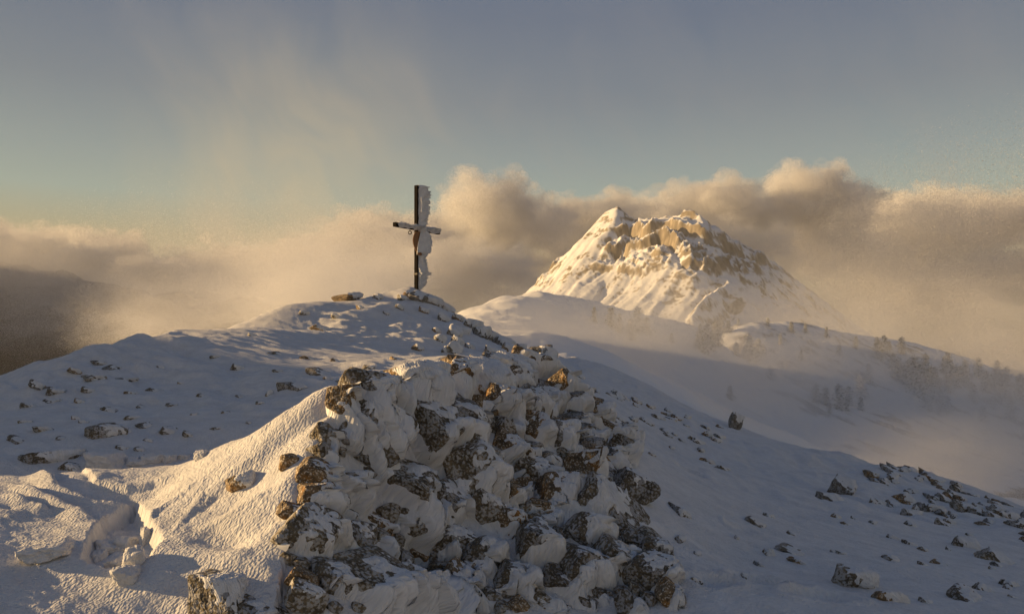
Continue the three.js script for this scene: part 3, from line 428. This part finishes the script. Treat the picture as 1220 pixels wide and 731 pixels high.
// ------------------------------------------------------------------ the summit cross
{
  const at = P(497, 347, 24.3); at.y = groundH(at.x, at.z) - 0.05;
  const cross = thing('summit_cross', 'tall dark wooden summit cross with ragged rime grown on one side', 'cross', at);
  const Hh = P(0, 221, 24.3).y - at.y, yb = P(0, 272, 24.3).y - at.y, turn = 53 * Math.PI / 180;
  const box = (w, h, d) => { const s = new THREE.Shape(); const c = 0.008; s.moveTo(-w / 2 + c, -d / 2); s.lineTo(w / 2 - c, -d / 2); s.lineTo(w / 2, -d / 2 + c); s.lineTo(w / 2, d / 2 - c); s.lineTo(w / 2 - c, d / 2); s.lineTo(-w / 2 + c, d / 2); s.lineTo(-w / 2, d / 2 - c); s.lineTo(-w / 2, -d / 2 + c); const g = new THREE.ExtrudeGeometry(s, { depth: h, bevelEnabled: false }); g.rotateX(-Math.PI / 2); return g; };
  const up = mesh('upright', box(0.13, Hh, 0.13), M.wood, cross); up.rotation.y = turn;
  const beamG = box(0.12, 1.86, 0.12); beamG.translate(0, -0.93, 0); beamG.rotateZ(Math.PI / 2);
  const beam = mesh('crossbeam', beamG, M.wood, cross); beam.rotation.y = turn; beam.position.set(0, yb, 0);
  // rime vane: a thick ragged body from a spine out to the windward side
  const vane = (len, reach, thick, seed, along) => {
    const nu = 320, nv = 40, p = [], id = [];
    for (let a = 0; a <= nu; a++) for (let b = 0; b < nv; b++) {
      const s = a / nu, ph = b / nv * Math.PI * 2, co = Math.cos(ph), si = Math.sin(ph), R = reach(s), rag = 1 + (co > 0.25 ? 0.34 * noise(s * len * 20 + seed, 1.3, b * 0.15) + 0.4 * Math.abs(noise(s * len * 48, seed, b * 0.3)) : 0), t = thick * (0.75 + 0.5 * noise(s * len * 5, ph, seed)), cap = Math.min(1, Math.sqrt(Math.max(0, Math.min(s, 1 - s)) * 60 / 4));
      p.push(s * len, (0.5 + 0.5 * co) * R * rag * cap, si * t * cap * (co > 0 ? 1 - 0.55 * co : 1) * (1 + 0.25 * noise(s * len * 22, b, seed)));
    }
    for (let a = 0; a < nu; a++) for (let b = 0; b < nv; b++) { const k = a * nv + b, l = a * nv + (b + 1) % nv; id.push(k, l, k + nv, l, l + nv, k + nv); }
    const g = new THREE.BufferGeometry(); g.setAttribute('position', new THREE.Float32BufferAttribute(p, 3)); g.setIndex(id); const q = g.attributes.position, uv = []; for (let i = 0; i < q.count; i++) uv.push(q.getX(i), q.getY(i) + q.getZ(i)); g.setAttribute('uv', new THREE.Float32BufferAttribute(uv, 2));
    const m = new THREE.Matrix4().makeBasis(along[0], along[1], new THREE.Vector3().crossVectors(along[0], along[1])); g.applyMatrix4(m); g.computeVertexNormals(); return g;
  };
  const windV = V3(0.93, 0.02, 0.36).normalize();
  const upV = V3(0, 1, 0), wv = windV.clone().addScaledVector(upV, -windV.y).normalize();
  const r1 = mesh('rime_vane', vane(Hh + 0.02, (s) => { const y = s * Hh; return y > yb ? 0.29 + 0.05 * Math.sin(y * 3) + (s > 0.965 ? 0.12 : 0) : 0.26 - 0.02 * Math.sin(y * 9) + (Math.abs(y - 0.47) < 0.04 ? 0.1 : 0); }, 0.085, 3, [upV, wv]), M.rime, up); r1.rotation.y = -turn; r1.position.set(0.02, 0, 0).applyAxisAngle(upV, -turn);
  const bd = V3(Math.cos(turn), 0, -Math.sin(turn)), bn = V3(Math.sin(turn), 0, Math.cos(turn));
  const r2 = mesh('rime_vane', vane(1.8, (s) => 0.2 + 0.05 * Math.sin(s * 17) + 0.05 * s, 0.095, 11, [bd, bn.clone().addScaledVector(upV, 0.1).normalize()]), M.rime, beam); r2.rotation.y = -turn; r2.position.copy(bd.clone().multiplyScalar(-0.87).addScaledVector(bn, -0.05)).applyAxisAngle(upV, -turn);
  // carved brown piece under the beam: a crescent board bowed outwards, rime behind it
  const cres = new THREE.Shape(); cres.moveTo(0, 0.33); cres.quadraticCurveTo(-0.17, 0.05, 0.08, -0.3); cres.quadraticCurveTo(0.16, -0.34, 0.17, -0.3); cres.quadraticCurveTo(0.0, 0.0, 0.12, 0.33); cres.closePath();
  const cg = new THREE.ExtrudeGeometry(cres, { depth: 0.1, bevelEnabled: true, bevelThickness: 0.02, bevelSize: 0.015, bevelSegments: 2, curveSegments: 10 });
  const fig = mesh('carved_relief', cg, M.brown, cross); fig.userData.label = 'brown curved carved piece below the crossbeam'; fig.position.set(-0.03, yb - 0.46, 0.06);
  const lump = block(41, 0.2, 0.34, 0.14, new THREE.Quaternion()); const lg = blockGeometry(lump, 14, 0.16); { const p = lg.attributes.position; for (let i = 0; i < p.count; i++) { const x = p.getX(i), y = p.getY(i), z = p.getZ(i), k = x > 0 ? 1 + 0.3 * noise(y * 22, z * 22, 3) + 0.2 * noise(y * 50, z * 50, 8) : 1; p.setXYZ(i, x * k, y, z); } lg.computeVertexNormals(); const uv = []; for (let i = 0; i < p.count; i++) uv.push(p.getX(i), p.getY(i)); lg.setAttribute('uv', new THREE.Float32BufferAttribute(uv, 2)); }
  const rl = mesh('rime_lump', lg, M.rime, fig); rl.position.set(0.26, 0.0, 0.02);
  // iron ring hanging from the near arm, and a strap low on the upright
  const ring = mesh('iron_ring', new THREE.TorusGeometry(0.045, 0.013, 8, 20), M.iron, cross); ring.position.set(-0.18, yb - 0.16, 0.26);
  const hook = mesh('hook', new THREE.CylinderGeometry(0.01, 0.01, 0.09, 8), M.iron, ring); hook.position.set(0, 0.08, 0);
  const strap = mesh('strap', box(0.15, 0.05, 0.15), M.iron, cross); strap.rotation.y = turn; strap.position.set(0, 0.45, 0);
}

// ------------------------------------------------------------------ single rocks in the snow
{
  const LS = 'small brown rock poking out of the shaded snow slope below the summit cross mound', GS = 'rocks on the shaded slope';
  for (const [u, v, w, h] of [[283, 434, 16, 12], [256, 423, 14, 5], [352, 456, 34, 12], [384, 441, 28, 13], [390, 449, 14, 9], [409, 451, 20, 14], [98, 500, 12, 8], [90, 496, 9, 6], [201, 509, 20, 13], [157, 495, 20, 7], [172, 505, 16, 6], [176, 522, 12, 8], [166, 532, 15, 8], [230, 492, 8, 5], [268, 490, 10, 4], [296, 502, 8, 5], [320, 465, 9, 14], [112, 447, 40, 8], [136, 435, 26, 7], [45, 456, 20, 9], [66, 463, 18, 9], [95, 475, 15, 9], [106, 462, 18, 8], [156, 465, 16, 8], [168, 483, 10, 4], [85, 552, 22, 10], [36, 543, 26, 10], [300, 397, 10, 6], [190, 436, 9, 5], [150, 512, 12, 6], [240, 470, 10, 4], [215, 455, 9, 4], [72, 520, 12, 6], [30, 500, 14, 7], [330, 440, 12, 5], [440, 435, 16, 7], [470, 425, 12, 5], [120, 430, 22, 5], [90, 440, 18, 6], [150, 450, 26, 6], [185, 462, 18, 6], [60, 475, 22, 8], [35, 480, 18, 7], [130, 486, 22, 7], [205, 480, 14, 5], [180, 540, 22, 7], [145, 530, 18, 7], [225, 515, 16, 6], [260, 508, 18, 6], [50, 508, 20, 8], [20, 520, 24, 9], [370, 425, 18, 6], [400, 428, 14, 5], [330, 420, 14, 4], [310, 478, 14, 6], [285, 470, 12, 5]]) rock(u, v, w, h, { label: LS, place: (u, v) => (v < 445 ? 'high on the shaded slope under the cross mound' : u > 310 ? 'on the shaded slope close behind the cairn' : v < 485 ? 'halfway down the shaded slope' : 'low in the shaded hollow behind the sunlit drift'), group: GS, bare: 0.5, lift: -0.35, tilt: -0.2 });
  rock(125, 507, 42, 24, { label: 'broad rust-brown rock, widest of those bare on the shaded slope', bare: 0.75, lift: -0.2, tilt: 0 });
  rock(60, 536, 50, 22, { label: 'low flat brown rock patch half under thin snow beside the rust-brown rock', bare: 0.55, lift: -0.35, tilt: 0 });
  const LM = 'rimed rock standing out of the snowy mound beneath the cross', GM = 'rocks of the cross mound';
  for (const [u, v, w, h] of [[450, 352, 13, 8], [362, 371, 12, 6], [385, 391, 24, 6], [500, 351, 22, 12], [515, 356, 24, 12], [488, 349, 18, 10], [505, 368, 14, 8], [528, 377, 16, 10], [541, 393, 18, 17], [546, 405, 14, 10], [560, 383, 16, 12], [574, 393, 20, 14], [600, 406, 22, 15], [540, 413, 22, 16], [565, 426, 18, 10], [530, 415, 10, 12], [585, 416, 16, 10], [498, 412, 12, 8], [621, 411, 14, 9], [520, 392, 10, 7], [552, 372, 12, 8], [590, 400, 12, 9], [610, 420, 14, 8], [635, 425, 14, 8], [476, 365, 10, 5], [460, 372, 9, 5], [430, 366, 10, 5], [400, 376, 12, 5], [560, 412, 12, 8], [508, 346, 16, 9], [532, 366, 16, 10], [545, 376, 14, 9], [568, 388, 18, 12], [586, 398, 18, 11], [606, 412, 18, 12], [550, 392, 16, 12], [524, 402, 14, 10], [480, 354, 12, 6]]) rock(u, v, w, h, { label: LM, place: (u, v) => (u > 470 && u < 535 && v < 372 ? 'in the heap at the foot of the cross' : u >= 520 ? 'on the rocky edge running down from the cross' : 'on the smooth snowy side of the cross mound'), group: GM, bare: 0.3, lift: 0.0, tilt: -0.35 });
  rock(415, 354, 30, 10, { label: 'flat dark boulder on the skyline of the cross mound', bare: 0.5, lift: 0.5, tilt: 0 });
  const LR = 'dark rock with a snowy windward side on the open slope falling away past the cairn', GR = 'rocks scattered on the open slope';
  const right = [[832, 523, 15, 9], [858, 518, 16, 8], [697, 500, 14, 10], [811, 606, 28, 11], [990, 588, 34, 20], [1045, 571, 18, 9], [1040, 595, 10, 7], [996, 613, 14, 9], [1040, 620, 10, 8], [1063, 598, 22, 13], [1076, 589, 26, 14], [1084, 606, 22, 15], [1105, 600, 26, 13], [1085, 557, 20, 10], [1070, 552, 14, 6], [1110, 566, 20, 12], [1120, 575, 18, 10], [1135, 590, 22, 12], [1150, 600, 30, 14], [1165, 606, 20, 12], [1190, 606, 24, 13], [1205, 611, 24, 13], [1180, 620, 14, 9], [1150, 641, 30, 26], [1125, 622, 22, 9], [1062, 637, 14, 11], [1085, 623, 14, 8], [1100, 652, 14, 7], [1060, 661, 20, 14], [1120, 668, 26, 9], [1100, 670, 13, 7], [1186, 660, 42, 18], [1201, 690, 22, 16], [1150, 706, 36, 18], [1171, 698, 26, 14], [1060, 706, 42, 24], [1103, 713, 13, 9], [900, 619, 28, 10], [916, 612, 14, 10], [940, 653, 36, 10], [915, 655, 16, 13], [951, 667, 22, 7], [833, 688, 10, 7], [725, 524, 26, 16], [737, 532, 18, 12], [746, 540, 16, 14], [705, 575, 22, 18], [720, 590, 16, 14], [690, 540, 20, 14], [752, 505, 14, 8], [770, 500, 18, 8], [700, 470, 16, 10], [676, 455, 18, 10], [690, 446, 14, 8], [660, 470, 22, 16], [668, 500, 24, 18], [676, 490, 20, 14]];
  const r = rng(31);
  for (let k = 0; k < 62; k++) { const u = 655 + 215 * r(), v0 = 440 + (u - 655) * 0.33; right.push([u, v0 + 70 * r() * r(), 6 + 12 * r(), 3 + 5 * r()]); }
  for (let k = 0; k < 64; k++) { const u = 1040 + 190 * r(), v0 = 556 + Math.max(0, u - 1090) * 0.38; right.push([u, v0 + 75 * r() * r(), 8 + 14 * r(), 4 + 7 * r()]); }
  for (let k = 0; k < 22; k++) right.push([800 + 410 * r(), 600 + 110 * r(), 6 + 10 * r(), 3 + 5 * r()]);
  for (const [u, v, w, h] of right) rock(u, v, w, h, { label: LR, place: (u, v) => (u < 880 && v < 560 ? 'on the snow rib beside the far end of the cairn' : u > 975 && v < 625 ? 'in the rubble patch on the open slope' : u > 1030 ? 'on the open slope below the rubble patch' : 'on the open snow near the footprints'), group: GR, bare: 0.4, lift: -0.34, tilt: -0.5 });
  rock(876, 503, 17, 21, { label: 'upright block of rock standing alone on the crest of the open slope', bare: 0.6, lift: 0.55, tilt: 0.05 });
  rock(1004, 578, 24, 26, { label: 'cracked pointed rock with a snow-filled notch on the open slope', bare: 0.45, lift: 0.3, tilt: -0.3 });
  rock(1020, 684, 46, 30, { label: 'peaked rock with a snow tail on the open slope near the footprints', bare: 0.35, lift: 0.05, tilt: -0.35 });
  rock(264, 692, 66, 56, { label: 'dark rough boulder with feathered rime in the snow before the drift', bare: 0.5, lift: 0.0, tilt: -0.2 });
  rock(288, 566, 36, 20, { label: 'small tan stone bedded in the sunlit drift', bare: 0.5, lift: -0.2, tilt: 0.35 });
  rock(300, 716, 60, 10, { label: 'flat dark stone barely showing at the foot of the drift', bare: 0.5, lift: -0.3, tilt: 0 });
}

// ------------------------------------------------------------------ broken snow
{
  const clod = (u, v, w, h, label, group, seed) => { const at = castGround(u, v + h * 0.4); if (!at) return; const D = -at.z, b = block(seed, w / F * D * 0.55, h / F * D * 0.6, w / F * D * 0.45, new THREE.Quaternion().setFromEuler(new THREE.Euler(0.1, seed, 0.1))), g = blockGeometry(b, 14, 0.12), p = g.attributes.position, uv = []; for (let i = 0; i < p.count; i++) { const x = p.getX(i), y = p.getY(i), z = p.getZ(i), k = 1 + 0.06 * noise(x * 40, y * 40, z * 40 + seed); p.setXYZ(i, x * k, y * k, z * k); uv.push(x, z + y); } g.setAttribute('uv', new THREE.Float32BufferAttribute(uv, 2)); g.computeVertexNormals(); const m = mesh('snow_clod', g, M.snow); m.position.set(at.x, at.y + h / F * D * 0.15, at.z); m.userData = { label, category: 'snow clod' }; if (group) m.userData.group = group; };
  const LC = 'lump of broken snow lying in the hole in the drift', GC = 'clods in the broken hole';
  [[130, 650, 30, 24], [150, 644, 34, 22], [118, 660, 22, 18], [160, 660, 30, 26], [142, 668, 26, 18], [174, 634, 18, 22], [150, 680, 36, 20]].forEach((a, i) => clod(...a, LC, GC, 60 + i));
  clod(125, 544, 46, 22, 'large pale block of snow lying behind the sunlit drift', null, 80);
  const LB = 'small snow block in the row behind the sunlit drift', GB = 'row of snow blocks';
  [[158, 547, 20, 10], [180, 544, 24, 14], [200, 545, 18, 10], [218, 543, 16, 8], [240, 540, 18, 10], [168, 549, 14, 8]].forEach((a, i) => clod(...a, LB, GB, 90 + i));
  clod(62, 650, 64, 16, 'ribbed slab of wind crust tilted up beside the hole in the drift', null, 99);
}

// ------------------------------------------------------------------ frosted conifers on the hillside
{
  const makeTree = (seed, hgt, snowy) => {
    const r = rng(seed), trunk = new THREE.CylinderGeometry(0.02 * hgt * 0.25, 0.045 * hgt * 0.45, hgt, 7, 4); trunk.translate(0, hgt / 2, 0);
    const p = [], c = [];
    const tiers = 13; for (let t = 0; t < tiers; t++) {
      const y = hgt * (0.1 + 0.87 * t / tiers), R = hgt * 0.33 * (1 - t / tiers) ** 0.8 * (0.8 + 0.35 * r()) + 0.08, nb = 9 - Math.floor(t / 3);
      for (let k = 0; k < nb; k++) {
        const a = (k + r()) / nb * 6.283, L = R * (0.6 + 0.6 * r()), dr = -0.35 * L * (0.6 + 0.8 * r()), ca = Math.cos(a), sa = Math.sin(a);
        for (let s = 0; s < 9; s++) {
          const f = (s + r()) / 9, x = ca * L * f, z = sa * L * f, yy = y + dr * f * f + 0.1 * L * f, q = 0.15 * hgt * (0.45 + 0.6 * r()) * (1.1 - 0.6 * f), d1 = randDir(r), d2 = randDir(r), white = r() < snowy;
          const col = white ? [0.62, 0.62, 0.63] : [0.06 + 0.03 * r(), 0.06 + 0.03 * r(), 0.04];
          for (const [u, v] of [[0, 0], [1, 0], [0.3, 0.8]]) { p.push(x + (d1[0] * u + d2[0] * v) * q, yy + (d1[1] * u * 0.6 + d2[1] * v * 0.5) * q, z + (d1[2] * u + d2[2] * v) * q); c.push(...col); }
        }
      }
    }
    const g = new THREE.BufferGeometry(); g.setAttribute('position', new THREE.Float32BufferAttribute(p, 3)); g.setAttribute('color', new THREE.Float32BufferAttribute(c, 3)); g.computeVertexNormals(); return { trunk, crown: g };
  };
  const kinds = [0, 1, 2, 3].map((k) => makeTree(200 + k, 1, 0.6 + 0.06 * k));
  const spots = [[708, 384, 20], [728, 390, 26], [738, 394, 22], [760, 396, 32], [770, 398, 22], [752, 398, 20], [833, 414, 22], [840, 418, 30], [848, 416, 22], [893, 430, 30], [900, 432, 26], [887, 428, 18], [918, 452, 18], [943, 396, 14], [972, 480, 24], [1000, 488, 32], [1011, 482, 24], [1020, 415, 16], [1045, 418, 18], [1090, 462, 40], [1100, 474, 44], [1110, 468, 34], [1082, 460, 28], [1150, 452, 24], [1140, 462, 28], [1175, 468, 28], [1195, 478, 28], [1070, 450, 26], [870, 476, 18], [1172, 503, 22], [880, 388, 10], [915, 388, 10], [960, 396, 12], [985, 402, 14], [1060, 425, 20], [1125, 445, 22], [1160, 480, 24], [1205, 500, 26], [1120, 490, 20], [1035, 450, 18], [955, 430, 14], [800, 408, 12], [1188, 450, 22], [1200, 455, 20], [1130, 436, 18], [930, 410, 13], [1000, 425, 15], [835, 408, 24], [843, 404, 20], [852, 402, 22], [860, 398, 18], [838, 420, 24], [856, 412, 22], [868, 396, 16], [846, 396, 16]];
  { const q = rng(12); for (const [cu, cv, n] of [[1092, 462, 9], [898, 430, 5], [1150, 462, 8], [1005, 482, 5], [1195, 475, 7], [1060, 432, 5], [755, 394, 4], [1120, 485, 5]]) for (let k = 0; k < n; k++) spots.push([cu + (q() - 0.5) * 46, cv + (q() - 0.5) * 26, 12 + 20 * q()]); }
  const r = rng(66);
  spots.forEach(([u, v, hp], i) => {
    const at = castHill(u, v); if (!at) return; const D = -at.z, hgt = hp / F * D, k = kinds[i % 4];
    const t = thing('conifer', `${hp < 17 ? 'stunted' : hp < 27 ? 'small' : 'tall'} frost-covered conifer ${u < 800 ? 'on the rounded hill before the mountain' : u < 950 ? 'on the snow slope under the mountain' : v < 430 ? 'along the crest of the misty slope' : 'on the misty slope beyond the rubble patch'}`, 'tree', V3(at.x, at.y - 0.1 * hgt, at.z), 'conifers on the misty hillside');
    t.scale.set(hgt * (0.9 + 0.5 * r()), hgt * 1.1, hgt * (0.9 + 0.5 * r())); t.rotation.y = r() * 6.28;
    mesh('trunk', k.trunk, M.bark, t); mesh('crown', k.crown, M.needle, t);
  });
}

// ------------------------------------------------------------------ blown snow: drifting banks of tiny grains
{
  const r = rng(404), gauss = () => Math.sqrt(-2 * Math.log(1 - r())) * Math.cos(6.28318 * r());
  const grains = (n, s, pick) => {
    const p = new Float32Array(n * 9), c = [0, 0, 0];
    for (let i = 0; i < n; i++) {
      pick(c);
      const a = randDir(r), b = randDir(r); for (let k = 0; k < 3; k++) { const u = k === 1 ? s : 0, v = k === 2 ? s : 0; for (let m = 0; m < 3; m++) p[i * 9 + k * 3 + m] = c[m] + a[m] * u + b[m] * v; }
    }
    const g = new THREE.BufferGeometry(); g.setAttribute('position', new THREE.BufferAttribute(p, 3)); g.computeVertexNormals(); return g;
  };
  const g = grains(380000, 0.006, (c) => { do { c[0] = gauss(); c[1] = gauss(); c[2] = gauss(); } while (Math.hypot(...c) > 1.9 + 0.5 * r() || r() > 0.3 + 1.7 * Math.max(0, fbm(c[0] * 0.9 + 5, c[1] * 1.6, c[2] * 0.9, 3) + 0.22)); });
  // heaped cloud: grains filling a pile of round swellings
  const puff = (seed) => {
    const q = rng(seed), balls = [];
    for (let k = 0; k < 26; k++) balls.push([(q() * 2 - 1) * 0.95, (q() - 0.6) * 0.5, (q() * 2 - 1) * 0.6, 0.26 + 0.22 * q()]);
    for (let k = 0; k < 90; k++) { const b = balls[Math.floor(q() * 26)], d = randDir(q); balls.push([b[0] + d[0] * b[3], b[1] + Math.abs(d[1]) * b[3] * 0.95, b[2] + d[2] * b[3], b[3] * (0.25 + 0.3 * q())]); }
    for (let k = 0; k < 240; k++) { const b = balls[26 + Math.floor(q() * 90)], d = randDir(q); balls.push([b[0] + d[0] * b[3], b[1] + (d[1] * 0.7 + 0.25) * b[3], b[2] + d[2] * b[3], b[3] * (0.3 + 0.3 * q())]); }
    const w = balls.map((b) => b[3] ** 2.4), sum = w.reduce((x, y) => x + y, 0), acc = []; w.reduce((x, y, i) => (acc[i] = x + y / sum), 0);
    return grains(700000, 0.0063, (c) => { for (;;) { const t = r(); let lo = 0, hi = acc.length - 1; while (lo < hi) { const m = (lo + hi) >> 1; if (acc[m] < t) lo = m + 1; else hi = m; } const b = balls[lo], d = randDir(r), l = b[3] * Math.cbrt(r()); for (let m = 0; m < 3; m++) c[m] = b[m] + d[m] * l; if (r() < 0.35 + 1.6 * (fbm(c[0] * 3 + seed, c[1] * 4, c[2] * 3, 2) + 0.25)) return; } });
  };
  // [u, v, distance, spread in pixels across, up, count]
  const bank = (name, label, list, shape = g, flat = 0.75) => {
    const m = []; const q = new THREE.Quaternion(), e = new THREE.Euler();
    for (const [u, v, D, su, sv, count, size] of list) for (let k = 0; k < count; k++) { const d = D * (0.88 + 0.24 * r()), at = P(u + (r() * 2 - 1) * su, v + (r() * 2 - 1) * sv, d), z = size / F * d * (shape === g ? 0.7 + 0.7 * r() : 0.92 + 0.16 * r()); e.set((r() - 0.5) * (shape === g ? 0.5 : 0.12), r() * 6.28, (r() - 0.5) * (shape === g ? 0.6 : 0.12)); m.push(new THREE.Matrix4().compose(at, q.setFromEuler(e), V3(z * 1.5, z * flat, z * 1.2))); }
    const im = new THREE.InstancedMesh(shape, M.grain, m.length); m.forEach((x, i) => im.setMatrixAt(i, x)); im.name = numbered(name); im.userData = { kind: 'stuff', label, category: 'blown snow' }; im.castShadow = im.receiveShadow = true; scene.add(im);
  };
  bank('blown_snow', 'golden veil of wind-blown snow rising behind the snowy shoulder and the cross', [[330, 355, 60, 110, 16, 4, 46], [430, 335, 62, 60, 20, 4, 48], [215, 385, 55, 60, 8, 2, 34]]);
  bank('blown_snow', 'blown snow filling the saddle between the summit and the rounded hill', [[630, 405, 75, 40, 10, 2, 36], [760, 412, 80, 80, 14, 4, 42], [900, 455, 75, 80, 18, 4, 44], [1100, 520, 80, 110, 22, 4, 50], [1060, 545, 42, 130, 14, 4, 36], [1080, 450, 170, 120, 40, 5, 52]]);
  bank('mist_cloud', 'pale mist drifting over the dark wooded slope and the flank of the rocky mountain', [[40, 320, 760, 100, 8, 3, 28], [20, 345, 780, 90, 8, 2, 40], [130, 352, 790, 70, 10, 2, 40], [220, 362, 780, 80, 14, 3, 46], [70, 400, 700, 110, 20, 5, 50], [1190, 370, 420, 20, 40, 2, 60], [1000, 400, 420, 60, 20, 2, 50], [1000, 355, 700, 24, 18, 1, 40]]);
  // cloud banks lying beyond the mountain and across the valley: [u, v, distance, spread across, up, count, size]
  const tops = [[-200, 262], [8, 268], [60, 264], [105, 272], [150, 292], [205, 299], [260, 288], [320, 288], [380, 286], [430, 275], [475, 258], [520, 250], [550, 232], [585, 224], [625, 228], [655, 240], [690, 240], [740, 238], [790, 212], [850, 220], [905, 216], [950, 212], [1000, 204], [1040, 214], [1090, 224], [1150, 222], [1208, 228], [1400, 236]];
  const low = [], high = [];
  for (let u = -75, k = 0; u <= 1300; u += 76, k++) {
    const t = curve(tops, u), R = 50 + 26 * r(), D = 1500 + 900 * r();
    high.push([u + (r() - 0.5) * 30, t + R * 0.62, D, 4, 3, 1, R]);
    if (k % 2 === 0) high.push([u + (r() - 0.5) * 50, t + R * 1.3 + 20 * r(), D * 0.9, 10, 4, 1, R * 1.15]);
    if (k % 2) low.push([u + (r() - 0.5) * 60, Math.max(t + 140, 398) - 15 * r(), 1300 + 500 * r(), 12, 8, 1, 88]);
  }
  high.push([30, 300, 1000, 4, 3, 1, 42], [98, 308, 1010, 4, 3, 1, 32], [-60, 296, 1020, 4, 3, 1, 46], [165, 322, 1050, 4, 3, 1, 30]);
  bank('cloud_bank', 'long bank of heaped sunlit cloud behind the mountain and the cross', high, puff(3), 1.0);
  bank('cloud_bank', 'low soft cloud lying in the valley under the sunlit bank', low, g, 0.5);
}

renderer.render(scene, camera);
